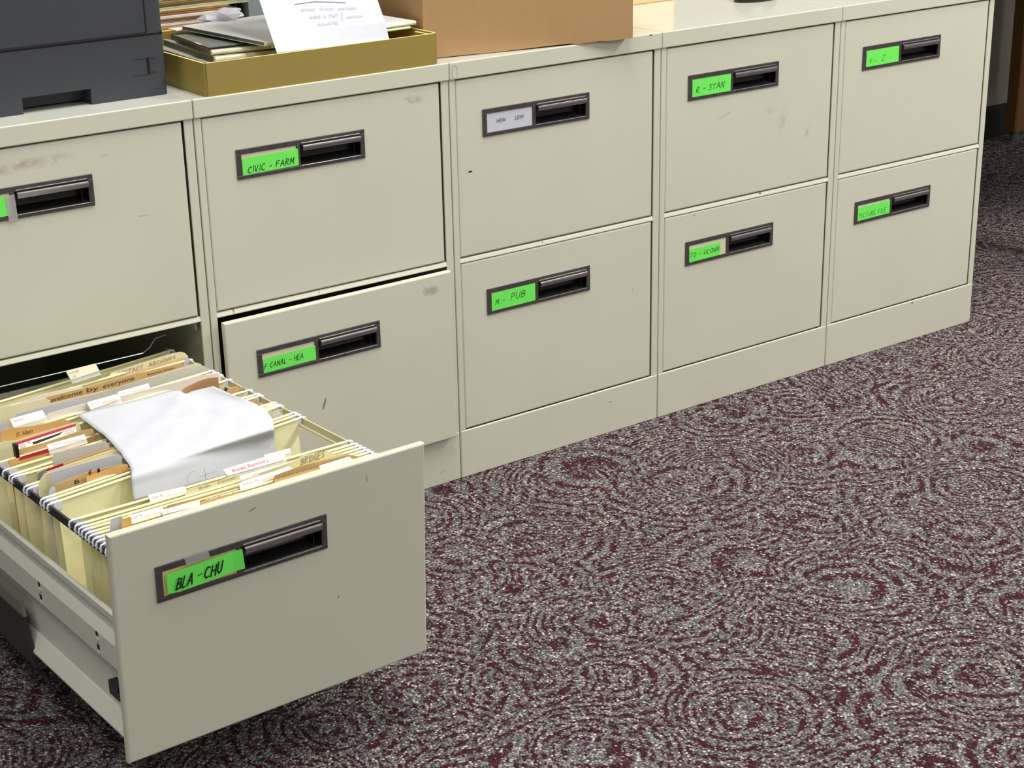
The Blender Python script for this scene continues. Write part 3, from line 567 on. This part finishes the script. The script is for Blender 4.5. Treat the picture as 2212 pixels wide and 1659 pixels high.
sheet('newspaper_clipping', 'brown clipping right of the long label', 'clipping', [(590, 1036), (594, 1027), (650, 1006), (700, 994), (752, 982), (774, 986), (776, 992)], .098, TANP)
def torn(l, r, y, lb):
    n = 26; pts = [(l[0]+(r[0]-l[0])*i/n, l[1]+(r[1]-l[1])*i/n+random.uniform(-1, 1)) for i in range(n+1)]
    return sheet('newspaper_clipping', lb, 'clipping', pts, y, simple('peach_sheet', (226, 190, 145), .8), edge=PRINT, th=.0012)
torn((433, 1084), (522, 1061), .093, 'peach clipping with dark ragged top edge, left of the long label')
torn((592, 1036), (690, 1008), .091, 'peach clipping with dark ragged top edge behind the drawer front')
sheet('manila_folder', 'short orange-brown folder end at the front left of the drawer', 'folder', [(263, 1140), (263, 1122), (281, 1116), (284, 1120), (285, 1134)], .093, ORG)
sheet('manila_folder', 'pale cream folder with torn writing in front of the gap', 'folder', [(400, 1066), (409, 1056), (470, 1040), (515, 1024), (520, 1032)], .132, MAN, text=[(430, 1058, 455, 1051, 'Bridle', 6, GREYP, 'i'), (470, 1046, 508, 1034, 'Canton', 6, GREYP, 'i')])
sheet('paper_sheet', 'small white sheet end near the front left hooks', 'paper', [(238, 1135), (240, 1122), (262, 1114), (266, 1120)], .097, WHITE)
# the white sheet draped over the files
rows = [[(165, 895), (235, 878), (310, 860), (372, 843), (396, 848), (430, 841), (461, 834)], [(200, 922), (270, 902), (345, 884), (405, 868), (440, 866), (475, 858), (508, 855)],
        [(235, 950), (300, 930), (380, 908), (440, 892), (480, 886), (520, 880), (560, 876)], [(262, 982), (325, 962), (400, 938), (465, 920), (505, 912), (545, 906), (586, 901)]]
Z_ = [[.264, .268, .272, .276, .268, .272, .279], [.267, .273, .271, .277, .270, .273, .279], [.270, .271, .276, .272, .275, .274, .276], [.269, .271, .270, .272, .271, .273, .271]]
G = [[dz(u, v, z) for (u, v), z in zip(r, zz)] for r, zz in zip(rows, Z_)]
G.append([dz(281+(592-281)*i/6, 1008+(926-1008)*i/6, .2665) for i in range(7)])
G.append([dpt(284+(593-284)*i/6, 1026+(944-1026)*i/6, .226+.006*i) for i in range(7)])
G.append([dpt(286+(593-286)*i/6, 1052+(970-1052)*i/6, .220+.006*i) for i in range(7)])
G.append([dpt(290+(594-290)*i/6, 1082+(1000-1082)*i/6, .214+.006*i) for i in range(7)])
def cr(p0, p1, p2, p3, t): return .5*((2*p1)+(p2-p0)*t+(2*p0-5*p1+4*p2-p3)*t*t+(3*p1-p0-3*p2+p3)*t**3)
def up_(seq, k):
    out = []; n = len(seq)
    for i in range(n-1):
        a_, b_, c_, d_ = seq[max(i-1, 0)], seq[i], seq[i+1], seq[min(i+2, n-1)]
        if i == 0: a_ = 2*b_-c_
        if i == n-2: d_ = 2*c_-b_
        out += [cr(a_, b_, c_, d_, t/k) for t in range(k)]
    return out+[seq[-1]]
KU = 6; G1 = [up_(r, KU) for r in G]; G2 = list(zip(*[up_(list(c), KU) for c in zip(*G1)]))
nr, nc = len(G2), len(G2[0]); off = Vector((.03, .35, .25)); vs = []
for r in range(nr):
    for c in range(nc):
        p = G2[r][c].copy(); a_, b_ = r/(3*KU), c/(nc-1)       # a_: 0..1 over the lying part, b_: across
        if a_ < 1.05:
            d1 = (b_-.62)+.62*a_; d2 = (b_-.70)+.55*a_; d3 = a_-.55-.25*b_
            p.z += .0022*math.exp(-(d1/.035)**2)-.0018*math.exp(-(d2/.03)**2)+.0012*math.exp(-(d3/.06)**2)
        vs.append(p-off)
mb = MB(); mb.add(vs, [(r*nc+k, r*nc+k+1, (r+1)*nc+k+1, (r+1)*nc+k) for r in range(nr-1) for k in range(nc-1)])
dr = mb.build('paper_sheet', [WHITE, PENCIL], M=DRM @ T(off), smooth=True)
so = dr.modifiers.new('t', 'SOLIDIFY'); so.thickness = .0004
tag(dr, 'large white sheet draped over the files of the open drawer', 'paper')
def scrib(pts, nm, lb):
    mb = MB(); P = [dpt(u, v, .2105+.006*(u-290)/51) for u, v in pts]; o0 = P[0]
    mb.tube([p-o0 for p in P], .0003, 5); o = mb.build(nm, PENCIL); o.matrix_world = DRM @ T(o0); o.parent = dr; o.matrix_parent_inverse = dr.matrix_world.inverted(); return o
bpy.context.view_layer.update()
scrib([(421, 1018), (412, 1020), (405, 1031), (406, 1043), (414, 1046), (424, 1040)], 'pencil_mark', ''); scrib([(441, 1012), (443, 1022), (444, 1034)], 'pencil_mark', ''); scrib([(431, 1030), (445, 1025), (468, 1018)], 'pencil_mark', '')

# ------------------------------------------------------------------ things standing on the cabinets
# printer
PY = .0655; pr = empty('printer', T((-.23, .26, H)), 'dark slate desktop printer standing on the leftmost cabinet', 'printer')
PM = T((.23, -.26, 0))
def pp(mb, nm, mt, par=pr, sm=False): mb.xf(PM); return mb.build(nm, mt, par, smooth=sm)
def rbox(x0, x1, y0, y1, z0, z1, r=.012, n=6):    # box with rounded vertical edges
    pts = []
    for cx, cy, a0 in ((x1-r, y0+r, -90), (x1-r, y1-r, 0), (x0+r, y1-r, 90), (x0+r, y0+r, 180)):
        for i in range(n+1): a = math.radians(a0+90*i/n); pts.append((cx+r*math.cos(a), cy+r*math.sin(a), z0))
    return pts
mb = MB(); mb.prism(rbox(-.46, -.0045, PY, .47, .0925, 0), (0, 0, .26)); mb.bbox(-.44, -.02, .09, .46, .30, .345, .012); pp(mb, 'printer_body', PRN)
mb = MB(); mb.box(-.445, -.0352, PY-.0022, PY+.004, .0955, .34); pp(mb, 'front_panel', PRN)
mb = MB(); mb.box(-.0354, -.0334, PY-.0026, PY+.001, .0945, .345); mb.box(-.455, -.008, PY+.0008, .465, .0893, .0940); pp(mb, 'panel_seam', BLACK)
mb = MB(); x0, x1 = -.2325, -.1285          # paper tray with the finger notch cut out of its foot
L1 = [p for p in rbox(x1, -.0045, PY, .47, 0, 0)]; mb.prism([(x1, PY, .0)]+[(a, b_, .0) for a, b_, _ in L1[:14]]+[(x1, .47, .0)], (0, 0, .0895))
mb.prism(rbox(-.46, x0, PY, .47, 0, 0)[14:]+[(x0, PY, 0), (x0, .47, 0)], (0, 0, .0895)); mb.box(x0, x1, PY, .47, .0232, .0895); mb.box(x0, x1, PY+.032, .47, .003, .0235)
pp(mb, 'paper_tray', PRN)
pp(MB().box(-.0368, -.0328, PY-.0006, PY+.002, .0335, .0575), 'gauge_slot', BLACK)
mb = MB(); mb.box(-.060, -.037, PY-.0004, PY+.001, .0568, .0572); mb.box(-.060, -.036, PY-.0004, PY+.001, .0328, .0334)
for zz in (.034, .055):
    mb.box(-.0305, -.0235, PY-.0003, PY+.001, zz, zz+.0006); mb.box(-.0305, -.0235, PY-.0003, PY+.001, zz+.002, zz+.0026)
pp(mb, 'level_gauge', PRND)
# tan paper tray
tx0, tx1, ty0, ty1, th = .0245, .4362, .0022, .333, .0500
tr = empty('paper_tray', T(((tx0+tx1)/2, (ty0+ty1)/2, H)), 'shallow olive-tan cardboard tray heaped with booklets and papers', 'tray')
TM = T((-(tx0+tx1)/2, -(ty0+ty1)/2, 0)); k = .0032
def wallp(x0, x1, y0, y1, z0=0, z1=th):
    mb = MB(); mb.box(x0, x1, y0, y1, z0, z1-.0004, 0); mb.box(x0, x1, y0, y1, z1-.0004, z1, 1); mb.xf(TM); return mb
wallp(tx0+.0034, tx1-.0012, ty0, ty0+k).build('front_wall', [TRAYC, TRAYE], tr); wallp(tx0, tx1, ty1-k, ty1).build('back_wall', [TRAYC, TRAYE], tr)
wallp(tx0, tx0+k, ty0+.0030, ty1-k).build('side_wall', [TRAYC, TRAYE], tr); wallp(tx1+.0012, tx1+k+.0012, ty0+.0050, ty1-k).build('side_wall', [TRAYC, TRAYE], tr)
wallp(tx0+.004, tx1, ty0+.004, ty1-k, .0003, .003).build('tray_floor', [TRAYC, TRAYE], tr)
wallp(tx1-.0050, tx1-.0002, ty0+.004, ty0+.055, .004, th-.003).build('corner_flap', [TRAYC, TRAYE], tr)['label'] = 'glued corner flap'
# booklets in the tray
def slab(name, label, cat, P, a, wx, wy, z0, th_, mats, tilt=(0, 0), seg=1, group=None):
    """stack item: P = front-left corner, a = heading of the long side"""
    M = T((P[0], P[1], z0)) @ Matrix.Rotation(a, 4, 'Z') @ Matrix.Rotation(tilt[0], 4, 'X') @ Matrix.Rotation(tilt[1], 4, 'Y')
    mb = MB(); mb.box(0, wx, 0, wy, 0, .0007, 0); mb.box(0, wx, 0, wy, th_-.0007, th_, 0); mb.box(.0008, wx-.002, .0012, wy-.002, .0007, th_-.0007, 1); mb.tube([(0, .0004, th_/2), (wx, .0004, th_/2)], th_/2, 10, len(mats)-1)
    return tag(mb.build(name, mats, M=M), label, cat, group)
GC = simple('grey_green_cover', (172, 174, 164), .55); DG = simple('shaded_grey_cover', (104, 104, 92), .55); OW = simple('offwhite_cover', (226, 229, 226), .5); CRM = simple('cream_spine', (232, 226, 196), .6)
slab('booklet', 'lowest cream booklet in the tan tray', 'booklet', (.105, .085), -.03, .26, .22, H+.004, .014, [MAN, DG, CRM])
slab('booklet', 'olive-grey booklet second from the bottom of the tray', 'booklet', (.084, .092), -.04, .282, .225, H+.0205, .0085, [GC, DG, CRM])
slab('booklet', 'grey booklet in the middle of the heap in the tray', 'booklet', (.094, .106), -.07, .266, .215, H+.0300, .0090, [GC, DG, CRM])
slab('booklet', 'grey booklet third from the top of the heap in the tray', 'booklet', (.094, .116), -.13, .27, .20, H+.0400, .0078, [GC, DG, CRM])
slab('binder_pamphlet', 'dark grey pamphlet with a small white label, on the heap in the tray', 'pamphlet', (.093, .122), -.10, .060, .15, H+.0480, .0035, [simple('mid_grey_cover', (130, 134, 128), .4), DG, BLACK])
mbp = MB().box(0, .03, 0, .004, 0, .0005); tag(mbp.build('spine_label', WHITE, M=T((.097, .150, H+.0517)) @ Matrix.Rotation(1.45, 4, 'Z')), 'small white label lying on the dark pamphlet', 'label')
slab('booklet', 'large pale grey folder on top of the heap, sticking out at the right', 'booklet', (.148, .040), .085, .292, .246, H+.0565, .0065, [OW, DG, CRM])
slab('booklet', 'thin pale grey sheaf just under the top folder in the tray', 'booklet', (.163, .046), .05, .262, .22, H+.0520, .004, [GC, DG, CRM])
# note sheet standing in the tray
nx0, nx1 = .1485, .3530; L_ = [(.006, .048), (.0052, .0515), (.008, .056), (.020, .076), (.0425, .1135), (.062, .148), (.085, .183), (.112, .215), (.145, .243), (.182, .262), (.215, .270)]
mb = MB(); n = len(L_); nv = 6
vs = [Vector((nx0+(nx1-nx0)*k/nv+(.0018*(1-k/nv) if i == 0 else 0), y+(.004*k/nv if i < 3 else .0), z-(.0035*(k/nv) if i < 3 else .002*k/nv))) for i, (y, z) in enumerate(L_) for k in range(nv+1)]
mb.add(vs, [(i*(nv+1)+k, i*(nv+1)+k+1, (i+1)*(nv+1)+k+1, (i+1)*(nv+1)+k) for i in range(n-1) for k in range(nv)])
mb.box(nx0+.004, nx0+.12, .0078, .0083, .040, .0505)
uy = Vector((0, .0225, .0375)).normalized(); nrm = uy.cross(UX); nrm = -nrm if nrm.y > 0 else nrm
def npx(u, v):      # pixel onto the slanting face of the note
    d = ray(u, v); P0 = Vector((nx0, .0052, H+.0515)); t = (P0-CAM).dot(nrm)/d.dot(nrm); return CAM+d*t-Vector((0, 0, H))
for (u, v, u2, v2, s, hpx) in ((650, 24, 770, 19, 'enter  from  person', 9), (668, 40, 732, 36, 'add a NF', 9), (748, 39, 782, 36, 'section', 8), (686, 56, 730, 50, 'housing', 9)):
    a = npx(u, v)+nrm*.0004; b2 = npx(u2, v2)+nrm*.0004; typed(mb, a, (b2-a).normalized(), uy, nrm, s, hpx/1400, 1, .25, wd=(b2-a).length)
mb.tube([npx(636, 9)+nrm*.0003, npx(680, 3)+nrm*.0003, npx(746, 5)+nrm*.0003], .0006, 4, 1); mb.tube([npx(739, 26)+nrm*.0003, npx(739.5, 44)+nrm*.0003], .0006, 4, 1)
o = mb.build('paper_note', [WHITE, simple('faint_pencil', (186, 188, 198), .7)], M=T((0, 0, H))); tag(o, 'white sheet with faint pencil note leaning up from the tan tray', 'paper')
# crumpled wrapper
bm = bmesh.new(); bmesh.ops.create_icosphere(bm, subdivisions=2, radius=1)
for v in bm.verts:
    s = 1.1+.3*math.sin(v.co.x*5+1)+.2*math.sin(v.co.y*9+v.co.z*6)+random.uniform(-.09, .09); v.co = Vector((v.co.x*.036*s, v.co.y*.026*s, v.co.z*.012*s))
WRAP = simple('crumpled_film', (226, 224, 238), .25, var=.12, scale=60)
tag(MB().bm(bm).build('crumpled_wrapper', WRAP, M=T((.215, .300, H+.0665))), 'crumpled pale lilac wrapper lying at the back of the tray', 'wrapper')
slab('paper_sheet', 'lilac-white paper sticking up left behind the top folder', 'paper', (.118, .285), .02, .10, .03, H+.055, .0015, [PINKW, PINKW])
# manila folder stack behind the tray
z = H+.0005
BUFF = simple('buff_folder', (238, 208, 160), .65); GB = simple('grey_beige_pages', (205, 196, 180), .7, var=.1, scale=90, stretch=(1, 1, 30))
STK = [BUFF, GB, GB, GB, GB, GB, BUFF, ORG, BUFF, ORG, PINKW, BUFF, PINKW, ORG, BUFF, CREAM, BUFF, CREAM, BUFF, CREAM]
for i in range(20):
    mt = STK[i % len(STK)]; thk = random.choice((.0035, .0045, .006)); xr = .285+random.uniform(-.018, .012); 
    if i >= 15: xr += .022
    M = T((-.06, .395+random.uniform(-.006, .006), z)) @ Matrix.Rotation(random.uniform(-.02, .02), 4, 'Z')
    mb = MB(); nsh = 3
    for j in range(nsh): mb.box(random.uniform(0, .01), xr+.06-random.uniform(0, .006), random.uniform(0, .003), .27, j*thk/nsh, (j+.75)*thk/nsh)
    tag(mb.build('file_folder', mt, M=M), 'folder or paper bundle in the buff stack behind the printer and tray', 'folder', 'buff stack of folders behind the tray'); z += thk+.0002
# dark sorter and grey binder behind
mb = MB(); mb.box(0, .003, 0, .2, 0, .24); mb.box(0, .030, .19, .2, 0, .24); mb.box(0, .030, 0, .2, 0, .004); mb.box(.027, .030, 0, .2, 0, .24); mb.box(.012, .015, 0, .2, 0, .2)
tag(mb.build('file_sorter', simple('dark_olive_metal', (46, 50, 44), .4), M=T((.300, .45, H))), 'dark olive metal file sorter behind the tray', 'sorter')
bd = empty('ring_binder', T((.333, .44, H)), 'pale blue-grey binder standing behind the tray', 'binder')
BGM = simple('blue_grey_vinyl', (150, 162, 166), .35)
MB().bbox(0, .05, 0, .003, 0, .28, .001).build('spine', BGM, bd); MB().box(0, .0025, .002, .24, 0, .28).build('cover', BGM, bd); MB().box(.0475, .05, .002, .24, 0, .28).build('cover', BGM, bd); MB().box(.006, .044, .01, .23, .004, .272).build('pages', WHITE, bd)
# cardboard box, its right end overhanging the cabinet front
P0 = Vector((.4445, .0505, H+.0008)); a = math.radians(-10.35); BM = T(P0) @ Matrix.Rotation(a, 4, 'Z'); bw, bdp, bh = .3935, .32, .24
cb = empty('cardboard_box', BM, 'large brown cardboard box set askew, one corner overhanging the cabinet edge', 'box')
mb = MB(); t = .004
rag = [(0, 0), (.06, .0008), (.12, .0), (.2, .0012), (.27, .0022), (.285, -.0006), (.33, .0012), (.345, -.0004), (bw, .0012)]
pts = [Vector((x, 0, zz)) for x, zz in rag]+[Vector((bw, 0, bh)), Vector((0, 0, bh))]
mb.prism(pts, (0, t, 0)); mb.build('front_panel', KRAFT, cb)
MB().box(0, t, t, bdp, .001, bh).build('side_panel', KRAFT, cb); MB().box(bw-t, bw, t, bdp, .001, bh).build('side_panel', KRAFT, cb); MB().box(0, bw, bdp-t, bdp, .001, bh).build('back_panel', KRAFT, cb)
MB().box(t, bw-t, t, bdp-t, .001, .004).build('bottom_flap', KRAFT, cb)
MB().box(.001, bw-.001, .001, bdp/2-.001, bh, bh+.003).box(.001, bw-.001, bdp/2+.001, bdp-.001, bh, bh+.003).build('top_flap', KRAFT, cb)
# manila box further right
mbx = empty('manila_file_box', T((.86, .291, H)), 'orange-tan file box standing behind the brown cardboard box', 'box')
OT = simple('orange_tan_board', (226, 190, 138), .6, var=.06, scale=18)
MB().bbox(0, .343, 0, .25, 0, .19, .002).build('box_body', OT, mbx); MB().bbox(-.002, .345, -.002, .252, .165, .20, .002).build('lid', OT, mbx)
# unidentified black object at the very top of the picture
mo = MB(); c = at(1660, 3, 2, H); bm = bmesh.new(); bmesh.ops.create_uvsphere(bm, u_segments=32, v_segments=16, radius=1)
for v in bm.verts: v.co = Vector((v.co.x*.052, v.co.y*.030, max(0, v.co.z)*.026+(.003 if v.co.z >= 0 else 0)))
mo.bm(bm, 0, T((c.x-.004, c.y+.032, H)))
o0 = Vector((c.x, c.y+.03, H)); mo.v = [p-o0 for p in mo.v]
tag(mo.build('rounded_black_object', BLACK, M=T(o0), smooth=True), 'black rounded object resting on the top of the fourth cabinet', 'desk_item')

# ------------------------------------------------------------------ table in the shade at the right
tb = empty('wooden_table', T((3.0, .85, 0)), 'oak table with square legs in the dark corner at the right', 'table')
def tp(mb, nm): mb.xf(T((-3.0, -.85, 0))); return mb.build(nm, WOOD, tb)
tp(MB().bbox(1.95, 3.46, .10, 1.15, .70, .73, .003), 'table_top')  # unseen top, stretched forward to darken the corner beneath
for x, y in ((3.368, 1.083), (3.368, .14), (2.00, 1.083), (2.36, .14)):
    mb = MB(); mb.bbox(x, x+.047, y, y+.045, .028, .70, .004, seg=1); tp(mb, 'leg')
    mb = MB(); mb.cyl((x+.023-3.0, y+.022-.85, .0), .013, .028, 16); mb.build('foot_glide', simple('grey_glide', (90, 90, 88), .4), tb)
tp(MB().box(2.14, 3.37, 1.10, 1.12, .61, .70).box(2.40, 3.37, .15, .17, .61, .70), 'apron')
